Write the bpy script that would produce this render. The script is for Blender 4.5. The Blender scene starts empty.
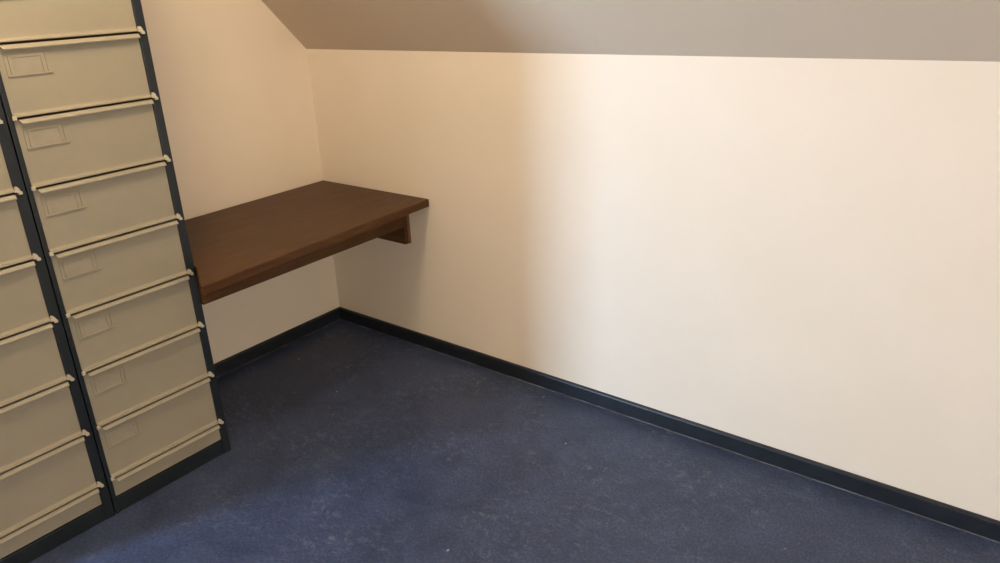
import bpy, bmesh, math, random
from mathutils import Matrix, Vector
random.seed(7)
S = bpy.context.scene
C = S.collection

# ------------------------------------------------------------------ camera
# calibrated on the room's edges: world origin = floor corner, left wall x=0,
# right (knee) wall y=0, metres, image 1000x563
CAM = (2.8129, -2.2289, 1.5776)
YAW, PIT, ROL, FPX = 0.6840, -0.3604, -0.0516, 743.2
PPX, PPY = 487.95, 263.62
fwd = Vector((-math.sin(YAW)*math.cos(PIT), math.cos(YAW)*math.cos(PIT), math.sin(PIT)))
rt = Vector((math.cos(YAW), math.sin(YAW), 0))
up = rt.cross(fwd)
rt2 = math.cos(ROL)*rt + math.sin(ROL)*up
up2 = -math.sin(ROL)*rt + math.cos(ROL)*up
cd = bpy.data.cameras.new('camera')
cam = bpy.data.objects.new('camera', cd)
C.objects.link(cam)
M = Matrix((rt2, up2, -fwd)).transposed().to_4x4()
M.translation = CAM
cam.matrix_world = M
cd.sensor_fit = 'HORIZONTAL'
cd.sensor_width = 36
cd.lens = FPX/1000*36
cd.shift_x = (500-PPX)/1000
cd.shift_y = (PPY-281.5)/1000
cd.clip_start = 0.01
S.camera = cam

# ------------------------------------------------------------------ world, lights, exposure
W = bpy.data.worlds.new('sky')
S.world = W
W.use_nodes = True
bg = W.node_tree.nodes['Background']
bg.inputs[0].default_value = (0.75, 0.87, 1.0, 1)
bg.inputs[1].default_value = 0.2

def window_light(name, loc, aim, sx, sy, power, col):
    ld = bpy.data.lights.new(name, 'AREA')
    ld.shape = 'RECTANGLE'; ld.size = sx; ld.size_y = sy
    ld.energy = power; ld.color = col
    o = bpy.data.objects.new(name, ld)
    C.objects.link(o)
    o.location = loc
    o.rotation_euler = Vector(aim).to_track_quat('-Z', 'Y').to_euler()
    return o
# daylight through the narrow window; the wide one is added for warm ambient fill
XL, YB, ZT, XA = 4.4, -3.5, 2.5, -.7             # far limits of the attic room, flat ceiling, alcove behind the cabinets
W2 = dict(x0=-.34, x1=.07, z0=.06, z1=1.25)      # tall narrow window in wall_back
W1 = dict(y0=-3.2, y1=-1.6, z0=.40, z1=1.6)      # wide window added in wall_front for fill light
L_NARROW = 174; C_NARROW = (.485, .715, 1.0)
L_WIDE = 50; C_WIDE = (1.0, .84, .64)
L_LAMP = 39; C_LAMP = (1.0, .775, .50)
window_light('daylight_narrow_window', ((W2['x0']+W2['x1'])/2, YB-.06, (W2['z0']+W2['z1'])/2), (0, 1, 0),
             W2['x1']-W2['x0'], W2['z1']-W2['z0'], L_NARROW, C_NARROW)
window_light('warm_fill_wide_window', (XL+.06, (W1['y0']+W1['y1'])/2, (W1['z0']+W1['z1'])/2), (-1, 0, 0),
             W1['y1']-W1['y0'], W1['z1']-W1['z0'], L_WIDE, C_WIDE)
S.view_settings.view_transform = 'Standard'
S.view_settings.look = 'None'
S.view_settings.exposure = 0.0
S.view_settings.gamma = 1.0
S.view_settings.use_curve_mapping = False
S.cycles.use_denoising = True
S.cycles.max_bounces = 12
S.cycles.diffuse_bounces = 8

# ------------------------------------------------------------------ materials
def new_mat(name, rough=.5, spec=.5):
    m = bpy.data.materials.new(name); m.use_nodes = True
    nt = m.node_tree; b = nt.nodes['Principled BSDF']
    b.inputs['Roughness'].default_value = rough
    b.inputs['Specular IOR Level'].default_value = spec
    return m, nt, b
def N(nt, t, **kw):
    n = nt.nodes.new(t)
    for k, v in kw.items():
        if k in n.inputs: n.inputs[k].default_value = v
        else: setattr(n, k, v)
    return n
def coords(nt, scale=(1, 1, 1)):
    tc = N(nt, 'ShaderNodeTexCoord'); mp = N(nt, 'ShaderNodeMapping')
    geo = N(nt, 'ShaderNodeNewGeometry')
    mp.inputs['Scale'].default_value = scale
    nt.links.new(geo.outputs['Position'], mp.inputs['Vector'])
    return mp.outputs['Vector']
def ramp(nt, fac, stops):
    r = N(nt, 'ShaderNodeValToRGB')
    el = r.color_ramp.elements
    while len(el) < len(stops): el.new(0.5)
    for e, (p, c) in zip(el, stops):
        e.position = p; e.color = (*c, 1)
    nt.links.new(fac, r.inputs['Fac'])
    return r.outputs['Color']
def bump(nt, b, h, strength, dist=.002):
    bp = N(nt, 'ShaderNodeBump', Strength=strength, Distance=dist)
    nt.links.new(h, bp.inputs['Height']); nt.links.new(bp.outputs['Normal'], b.inputs['Normal'])

def wall_paint(name, c0, c1):
    m, nt, b = new_mat(name, .62, .3)
    n1 = N(nt, 'ShaderNodeTexNoise', Scale=3.0, Detail=4.0, Roughness=.55)
    nt.links.new(coords(nt), n1.inputs['Vector'])
    nt.links.new(ramp(nt, n1.outputs['Fac'], [(.3, c0), (.7, c1)]), b.inputs['Base Color'])
    n2 = N(nt, 'ShaderNodeTexNoise', Scale=160.0, Detail=3.0)
    nt.links.new(coords(nt, (1, 1, .25)), n2.inputs['Vector'])
    bump(nt, b, n2.outputs['Fac'], .12, .001)
    return m
M_wall = wall_paint('cream_wall_paint', (.805, .720, .610), (.830, .750, .645))
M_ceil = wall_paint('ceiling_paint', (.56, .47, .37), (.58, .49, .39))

M_floor, nt, b = new_mat('blue_linoleum', .38, .30)
v = coords(nt)
na = N(nt, 'ShaderNodeTexNoise', Scale=7.0, Detail=8.0, Roughness=.65, Distortion=.6)
nt.links.new(v, na.inputs['Vector'])
base = ramp(nt, na.outputs['Fac'], [(.3, (.033, .047, .096)), (.7, (.063, .086, .165))])
# fine mottling, pale scuffed patches and a few specks of worn linoleum
def mixc(kind, fac, c1, c2):
    m = N(nt, 'ShaderNodeMixRGB', blend_type=kind)
    for i, v_ in enumerate((fac, c1, c2)):
        if isinstance(v_, (float, int)): m.inputs[i].default_value = v_
        elif isinstance(v_, tuple): m.inputs[i].default_value = (*v_, 1)
        else: nt.links.new(v_, m.inputs[i])
    return m.outputs[0]
nb = N(nt, 'ShaderNodeTexNoise', Scale=150.0, Detail=6.0, Roughness=.75)
nt.links.new(coords(nt, (1, .6, 1)), nb.inputs['Vector'])
base = mixc('MULTIPLY', 1.0, base, ramp(nt, nb.outputs['Fac'], [(.30, (.50, .50, .50)), (.5, (.92, .92, .92)), (.70, (1.75, 1.7, 1.6))]))
ns = N(nt, 'ShaderNodeTexNoise', Scale=36.0, Detail=9.0, Roughness=.80, Distortion=.6)
nt.links.new(coords(nt, (.8, 1, 1)), ns.inputs['Vector'])
nc = N(nt, 'ShaderNodeTexNoise', Scale=3.1, Detail=3.0)
nt.links.new(v, nc.inputs['Vector'])
scuff = mixc('MULTIPLY', 1.0, ramp(nt, ns.outputs['Fac'], [(.52, (0, 0, 0)), (.72, (1, 1, 1))]),
             ramp(nt, nc.outputs['Fac'], [(.42, (.04,)*3), (.64, (.85,)*3)]))
base = mixc('MIX', scuff, base, (.20, .22, .275))
nv = N(nt, 'ShaderNodeTexVoronoi', Scale=16.0)
nt.links.new(coords(nt, (1, .7, 1)), nv.inputs['Vector'])
speck = ramp(nt, nv.outputs['Distance'], [(.035, (.75,)*3), (.075, (0, 0, 0))])
sepn = N(nt, 'ShaderNodeSeparateColor')
nt.links.new(nv.outputs['Color'], sepn.inputs[0])
speck = mixc('MULTIPLY', 1.0, speck, ramp(nt, sepn.outputs[0], [(.80, (0, 0, 0)), (.88, (1, 1, 1))]))
mx = N(nt, 'ShaderNodeMixRGB'); mx.inputs[2].default_value = (.42, .43, .46, 1)
nt.links.new(speck, mx.inputs[0]); nt.links.new(base, mx.inputs[1])
nt.links.new(mx.outputs[0], b.inputs['Base Color'])
rr = ramp(nt, na.outputs['Fac'], [(.3, (.34,)*3), (.7, (.48,)*3)])
nt.links.new(rr, b.inputs['Roughness'])
bump(nt, b, nb.outputs['Fac'], .08, .0008)

M_base, nt, b = new_mat('navy_vinyl_baseboard', .42, .45)
n1 = N(nt, 'ShaderNodeTexNoise', Scale=25.0, Detail=3.0)
nt.links.new(coords(nt), n1.inputs['Vector'])
nt.links.new(ramp(nt, n1.outputs['Fac'], [(.3, (.010, .013, .018)), (.7, (.016, .020, .028))]), b.inputs['Base Color'])
M_seam, nt, b = new_mat('grey_floor_sealant', .5, .4)
n1 = N(nt, 'ShaderNodeTexNoise', Scale=18.0, Detail=3.0)
nt.links.new(coords(nt), n1.inputs['Vector'])
nt.links.new(ramp(nt, n1.outputs['Fac'], [(.4, (.05, .055, .07)), (.65, (.16, .17, .20))]), b.inputs['Base Color'])

def paint(name, c0, c1, rough, spec=.45, scale=6.0):
    m, nt, b = new_mat(name, rough, spec)
    n1 = N(nt, 'ShaderNodeTexNoise', Scale=scale, Detail=5.0, Roughness=.6)
    nt.links.new(coords(nt), n1.inputs['Vector'])
    nt.links.new(ramp(nt, n1.outputs['Fac'], [(.3, c0), (.7, c1)]), b.inputs['Base Color'])
    return m
M_beige = paint('beige_enamelled_steel', (.292, .266, .205), (.318, .288, .222), .42)
M_post = paint('charcoal_enamelled_steel', (.008, .012, .017), (.013, .018, .025), .40)
M_tab = paint('pale_pivot_plastic', (.46, .42, .34), (.52, .475, .385), .4)
M_card = paint('label_card', (.30, .272, .215), (.33, .30, .24), .7, .2, 40)
M_dark = paint('gap_shade_brown', (.05, .038, .022), (.06, .045, .027), .7, .2)  # shade of the gaps between flaps, put into the colour
M_white = paint('white_window_frame', (.75, .75, .74), (.8, .8, .79), .4)

def wood(name, stops, sc, rough=.42):
    m, nt, b = new_mat(name, rough, .22)
    v = coords(nt, sc)
    n1 = N(nt, 'ShaderNodeTexNoise', Scale=9.0, Detail=8.0, Roughness=.62, Distortion=.8)
    nt.links.new(v, n1.inputs['Vector'])
    nt.links.new(ramp(nt, n1.outputs['Fac'], stops), b.inputs['Base Color'])
    n2 = N(nt, 'ShaderNodeTexNoise', Scale=60.0, Detail=4.0)
    nt.links.new(v, n2.inputs['Vector'])
    bump(nt, b, n2.outputs['Fac'], .15, .0006)
    return m
st = [(.25, (.048, .019, .005)), (.5, (.075, .031, .0085)), (.75, (.110, .050, .015))]
M_wood = wood('brown_stained_wood', st, (3.2, .55, 3.2))
M_woodx = wood('brown_stained_wood_batten', st, (.55, 3.2, 3.2))
M_woodend = wood('lighter_end_grain', [(.25, (.13, .07, .034)), (.75, (.22, .125, .06))], (3, 3, 1.0))

# ------------------------------------------------------------------ mesh helpers
def mesh_of(name, bm, mat):
    me = bpy.data.meshes.new(name); bmesh.ops.recalc_face_normals(bm, faces=bm.faces)
    bm.to_mesh(me); bm.free(); me.materials.append(mat)
    return me
def link(name, me, parent=None, loc=(0, 0, 0)):
    o = bpy.data.objects.new(name, me); C.objects.link(o)
    o.location = loc
    if parent: o.parent = parent
    return o
def add_box(bm, x0, x1, y0, y1, z0, z1, bev=0, seg=2):
    r = bmesh.ops.create_cube(bm, size=1)
    vs = r['verts']
    for v in vs:
        v.co = Vector(((x0+x1)/2+v.co.x*(x1-x0), (y0+y1)/2+v.co.y*(y1-y0), (z0+z1)/2+v.co.z*(z1-z0)))
    if bev:
        es = list({e for v in vs for e in v.link_edges})
        bmesh.ops.bevel(bm, geom=es, offset=bev, segments=seg, affect='EDGES', profile=.5)
def add_prism(bm, pts, axis, a0, a1, a0f=None, a1f=None):
    """extrude a 2-D outline along an axis; pts in the two other axes in xyz order"""
    def mk(p, a):
        if axis == 'x': return (a, p[0], p[1])
        if axis == 'y': return (p[0], a, p[1])
        return (p[0], p[1], a)
    A = [bm.verts.new(mk(p, a0f(p) if a0f else a0)) for p in pts]
    B = [bm.verts.new(mk(p, a1f(p) if a1f else a1)) for p in pts]
    n = len(pts)
    bm.faces.new(A); bm.faces.new(B[::-1])
    for i in range(n): bm.faces.new((A[i], A[(i+1) % n], B[(i+1) % n], B[i]))
def box(name, mat, x0, x1, y0, y1, z0, z1, bev=0, parent=None, seg=2):
    bm = bmesh.new(); add_box(bm, x0, x1, y0, y1, z0, z1, bev, seg)
    return link(name, mesh_of(name, bm, mat), parent)
def prism(name, mat, pts, axis, a0, a1, parent=None, bev=0, **kw):
    bm = bmesh.new(); add_prism(bm, pts, axis, a0, a1, **kw)
    bmesh.ops.recalc_face_normals(bm, faces=bm.faces)
    if bev: bmesh.ops.bevel(bm, geom=list(bm.edges), offset=bev, segments=3, affect='EDGES', profile=.5)
    return link(name, mesh_of(name, bm, mat), parent)
def structure(o, label):
    o['kind'] = 'structure'; o['label'] = label
    return o
def thing(o, label, cat, group=None):
    o['label'] = label; o['category'] = cat
    if group: o['group'] = group
    return o
def empty(name, loc):
    o = bpy.data.objects.new(name, None); C.objects.link(o); o.location = loc
    o.empty_display_size = .1
    return o

# ------------------------------------------------------------------ room shell
H, G = 1.339, 1.08              # knee wall height, slope of the roof side
YS = -(ZT-H)/G                  # where the slope meets the flat ceiling
T = .12
structure(box('floor', M_floor, XA-T, XL+T, YB-T, T, -.1, 0), 'dark blue marbled linoleum floor')
structure(prism('wall_left', M_wall, [(0, 0), (0, H), (YS, ZT), (-2.0, ZT), (-2.0, 0)], 'x', XA-T, 0),
          'cream painted end wall behind the shelf, cut off by the sloping ceiling')
structure(box('wall_right', M_wall, -T, XL+T, 0, T, 0, H), 'long cream painted knee wall under the sloping ceiling')
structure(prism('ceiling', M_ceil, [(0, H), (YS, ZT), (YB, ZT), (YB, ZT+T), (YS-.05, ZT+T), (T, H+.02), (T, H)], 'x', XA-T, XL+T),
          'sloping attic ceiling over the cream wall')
def wall_with_hole(name, axis, a0, a1, u0, u1, z0, z1, hu0, hu1, hz0, hz1, mat, gable=False):
    bm = bmesh.new()
    def bx(ua, ub, za, zb):
        if axis == 'y': add_box(bm, ua, ub, a0, a1, za, zb)
        else: add_box(bm, a0, a1, ua, ub, za, zb)
    bx(u0, hu0, z0, z1); bx(hu1, u1, z0, z1); bx(hu0, hu1, z0, hz0); bx(hu0, hu1, hz1, z1)
    return link(name, mesh_of(name, bm, mat))
structure(wall_with_hole('wall_back', 'y', YB-T, YB, XA-T, XL+T, 0, ZT, W2['x0'], W2['x1'], W2['z0'], W2['z1'], M_wall),
          'cream wall behind the camera with a tall narrow window')
structure(wall_with_hole('wall_front', 'x', XL, XL+T, YB-T, T, 0, ZT+.1, W1['y0'], W1['y1'], W1['z0'], W1['z1'], M_wall),
          'cream end wall behind the camera with an opening for the added wide window')
structure(box('wall_alcove', M_wall, XA-T, XA, YB, -2.0, 0, ZT), 'cream side wall of the alcove past the cabinets')

def window_frame(name, label, axis, a0, a1, u0, u1, z0, z1):
    root = empty(name, ((u0+u1)/2, (a0+a1)/2, z0) if axis == 'y' else ((a0+a1)/2, (u0+u1)/2, z0))
    structure(root, label)
    f = .04
    for ua, ub, za, zb in ((u0, u0+f, z0, z1), (u1-f, u1, z0, z1), (u0+f, u1-f, z0, z0+f), (u0+f, u1-f, z1-f, z1)):
        o = box('frame_bar', M_white, ua, ub, a0, a1, za, zb, .003) if axis == 'y' else box('frame_bar', M_white, a0, a1, ua, ub, za, zb, .003)
        o.parent = root; o.location = -root.location
window_frame('window_1', 'white framed narrow window behind the camera', 'y', YB-.05, YB-.01, W2['x0'], W2['x1'], W2['z0'], W2['z1'])
window_frame('fill_window', 'white framed wide window added behind the camera for fill light', 'x', XL+.01, XL+.05, W1['y0'], W1['y1'], W1['z0'], W1['z1'])

# baseboards: board with a small rounded top ledge, sealant seam at the floor
HB, TB = .0635, .012
def bb_profile(s):
    return [(0, 0), (s*TB, 0), (s*TB, HB-.008), (s*(TB-.0015), HB-.003), (s*(TB-.005), HB-.0005), (0, HB)]
b1 = structure(prism('baseboard_right', M_base, bb_profile(-1), 'x', 0, XL), 'dark navy baseboard along the long knee wall')
prism('sealant_seam', M_seam, [(-TB, 0), (-TB-.0022, 0), (-TB, .0022)], 'x', TB, XL, b1)
b2 = structure(prism('baseboard_left', M_base, bb_profile(1), 'y', -1.02, -TB), 'dark navy baseboard under the wooden shelf')
prism('sealant_seam', M_seam, [(TB, 0), (TB+.0022, 0), (TB, .0022)], 'y', -1.0, -TB, b2)

# ------------------------------------------------------------------ wooden wall shelf
ZS, TS = .73, .034
shelf = thing(empty('desk_shelf', (.34, -.5, .51)),
              'deep dark brown wooden shelf fixed across the corner beside the cabinets', 'shelf')
plan = [(.001, -.001), (.690, -.001), (.7405, -1.115), (.5575, -1.0205), (.550, -1.0205), (.001, -1.0205)]
bd = prism('board', M_wood, plan, 'z', ZS-TS, ZS, bev=.004)
fr = prism('front_rail', M_wood, [(.540, ZS-TS), (.5614, ZS-TS), (.5614, .5910), (.540, .5910)], 'y', -1.0232, -.0365, bev=.0015)
bt = prism('wall_batten', M_woodx, [(-.0365, ZS-TS), (-.0165, ZS-TS), (-.0165, .511), (-.0365, .511)], 'x', .001, .5614, bev=.0015)
be = prism('backing_strip', M_woodend, [(-.0160, ZS-TS), (-.0005, ZS-TS), (-.0005, .509), (-.0160, .509)], 'x', .001, .5625, bev=.0012)
bw = prism('rear_batten', M_wood, [(.001, ZS-TS), (.030, ZS-TS), (.030, .62), (.001, .62)], 'y', -1.0, -.037, bev=.0015)
for o in (bd, fr, bt, be, bw):
    o.parent = shelf; o.location = -shelf.location
be['label'] = 'lighter brown strip behind the batten'

# ------------------------------------------------------------------ flap-front filing cabinets
XC = .553                       # front plane of the posts
PW, PR, PL = .395, .027, .014   # flap width, right and left post widths
P, Z7 = .1943, .1346            # flap pitch, height of the lowest lip line
NF = 9
ZTOP = Z7 + NF*P
XP = -.005                      # flap face set back behind the posts (local x, 0 = post front)
# local frame of a cabinet: origin on the floor at the front, y=0 = left edge of the flaps
bm = bmesh.new(); add_box(bm, XP-.0015, XP, .001, PW-.001, .003, P-.0085)
ME_flap = mesh_of('flap', bm, M_beige)
bm = bmesh.new(); add_box(bm, XP-.0015, XP, .001, PW-.001, .0610-Z7, -.0085)
ME_bottom = mesh_of('bottom_panel', bm, M_beige)
bm = bmesh.new()                # bent lip at the lower edge
add_prism(bm, [(XP-.0015, -.0008), (XP+.0115, -.0008), (XP+.0125, .0002), (XP+.0123, .0028), (XP+.0082, .0044), (XP+.003, .0066), (XP+.0006, .0095), (XP+.0002, .0120), (XP-.0015, .0120)], 'y', .002, PW-.002)
ME_lip = mesh_of('bottom_lip', bm, M_beige)
bm = bmesh.new()                # rolled grip bar at the upper edge
prof = [(XP, -.0072), (XP+.0075, -.0072), (XP+.0090, -.0079), (XP+.0155, -.0155), (XP+.0165, -.0175), (XP+.0160, -.0195), (XP+.0145, -.0202), (XP+.0130, -.0198), (XP, -.0130)]
add_prism(bm, prof, 'y', 0, 0, a0f=lambda p: .010-(p[1]+.0072)*.55, a1f=lambda p: PW-.003)
ME_bar = mesh_of('grip_bar', bm, M_beige)
bm = bmesh.new()                # pivot hook on the right post
add_prism(bm, [(-.003, .0030), (.000, .0130), (.005, .0130), (.009, .0080), (.0115, .0000), (.0150, -.0020), (.0150, -.0095), (.0060, -.0095), (.0040, -.0020), (-.003, -.0020)], 'x', .0004, .0090)
ME_tabR = mesh_of('pivot_tab', bm, M_tab)
bm = bmesh.new(); add_box(bm, .0004, .0075, -.004, .0065, -.0080, .0040, .0015)
ME_tabL = mesh_of('pivot_tab', bm, M_tab)
bm = bmesh.new()                # embossed label holder
LX = XP+.0001
y0, y1, z1, z0 = .016, .130, -.0290, -.0900
add_box(bm, LX, LX+.0020, y0, y1, z0, z1, .0003, 1)
for a in ((y0+.009, y0+.016, z0+.004, z1-.006), (y1-.023, y1-.015, z0+.004, z1-.006), (y1-.0115, y1-.0105, z0+.004, z1-.002),
          (y0+.009, y1-.015, z1-.013, z1-.006), (y0, y1, z0, z0+.004)):
    add_box(bm, LX, LX+.0042, a[0], a[1], a[2], a[3], .0005, 1)
ME_label = mesh_of('label_holder', bm, M_beige)
bm = bmesh.new(); add_box(bm, LX+.0021, LX+.0025, y0+.0165, y1-.0235, z0+.005, z1-.0135)
ME_card = mesh_of('label_card', bm, M_card)
# bottom fixed strip uses the same bar shape
DEP = .551
def frame_meshes():
    out = []
    for nm, ya, yb in (('post', -PL, 0.0), ('post', PW, PW+PR)):
        bm = bmesh.new(); add_box(bm, -.030, 0, ya, yb, 0, ZTOP+.03, .0018)
        out.append((nm, mesh_of(nm, bm, M_post)))
    bm = bmesh.new(); add_box(bm, -.030, -.0025, .0003, PW-.0003, 0, .0565, .002); out.append(('plinth', mesh_of('plinth', bm, M_post)))
    bm = bmesh.new(); add_box(bm, -.030, -.002, .0003, PW-.0003, ZTOP-.002, ZTOP+.03, .002); out.append(('top_rail', mesh_of('top_rail', bm, M_post)))
    bm = bmesh.new(); add_box(bm, -DEP, -.0305, -PL, PW+PR, ZTOP+.01, ZTOP+.03, .002); out.append(('top_panel', mesh_of('top_panel', bm, M_post)))
    for ya, yb in ((-PL, -PL+.002), (PW+PR-.002, PW+PR)):
        bm = bmesh.new(); add_box(bm, -DEP, -.0305, ya, yb, 0, ZTOP+.0095); out.append(('side_panel', mesh_of('side_panel', bm, M_post)))
    bm = bmesh.new(); add_box(bm, -DEP, -DEP+.002, -PL+.0025, PW+PR-.0025, 0, ZTOP+.0095); out.append(('back_panel', mesh_of('back_panel', bm, M_post)))
    bm = bmesh.new(); add_box(bm, -.022, -.020, .0005, PW-.0005, .057, ZTOP-.0025); out.append(('gap_shade_sheet', mesh_of('gap_shade_sheet', bm, M_dark)))  # added sheet behind the flaps, coloured as the shade in their gaps
    return out
FR = frame_meshes()
def cabinet(yl, label):
    root = thing(empty('filing_cabinet', (XC, yl, 0)), label, 'cabinet', 'flap-front filing cabinets')
    for nm, me in FR: link(nm, me, root)
    bp_ = link('bottom_panel', ME_bottom, root, (0, 0, Z7))
    link('grip_bar', ME_bar, bp_)
    for i in range(NF):
        f = link('flap', ME_flap, root, (0, 0, Z7+i*P))
        link('bottom_lip', ME_lip, f)
        link('pivot_tab', ME_tabR, f, (0, PW, 0)); link('pivot_tab', ME_tabL, f)
        link('grip_bar', ME_bar, f, (0, 0, P))
        link('label_holder', ME_label, f, (0, 0, P)); link('label_card', ME_card, f, (0, 0, P))
    return root
cabinet(-1.4460, 'beige flap-front filing cabinet with dark posts standing next to the wooden shelf')
cabinet(-1.4460-PL-.004-PR-PW, 'beige flap-front filing cabinet cut off by the left edge of the picture')

# ------------------------------------------------------------------ ceiling lamp of the room, behind and above the camera
def lathe(name, mat, prof, seg=32, parent=None):
    bm = bmesh.new(); rings = []
    for r, z in prof:
        rings.append([bm.verts.new((r*math.cos(2*math.pi*i/seg), r*math.sin(2*math.pi*i/seg), z)) for i in range(seg)])
    for A, B in zip(rings, rings[1:]):
        for i in range(seg): bm.faces.new((A[i], A[(i+1) % seg], B[(i+1) % seg], B[i]))
    bm.faces.new(rings[0]); bm.faces.new(rings[-1])
    me = mesh_of(name, bm, mat)
    for p in me.polygons: p.use_smooth = True
    return link(name, me, parent)
M_glow, nt, b = new_mat('warm_glowing_globe', .4, .3)
b.inputs['Base Color'].default_value = (.9, .85, .75, 1)
b.inputs['Emission Color'].default_value = (*C_LAMP, 1)
b.inputs['Emission Strength'].default_value = L_LAMP
lamp = thing(empty('ceiling_lamp', (1.13, -1.50, ZT)), 'round warm globe lamp hanging from the ceiling behind the camera', 'lamp')
lathe('ceiling_rose', M_white, [(.06, 0), (.058, -.02), (.02, -.03)], parent=lamp)
lathe('rod', M_white, [(.010, -.029), (.010, -.12)], 12, lamp)
lathe('globe', M_glow, [(.03, -.12)] + [(.16*math.sin(a), -.28+.16*math.cos(a)) for a in [math.radians(12+i*12) for i in range(14)]], parent=lamp)
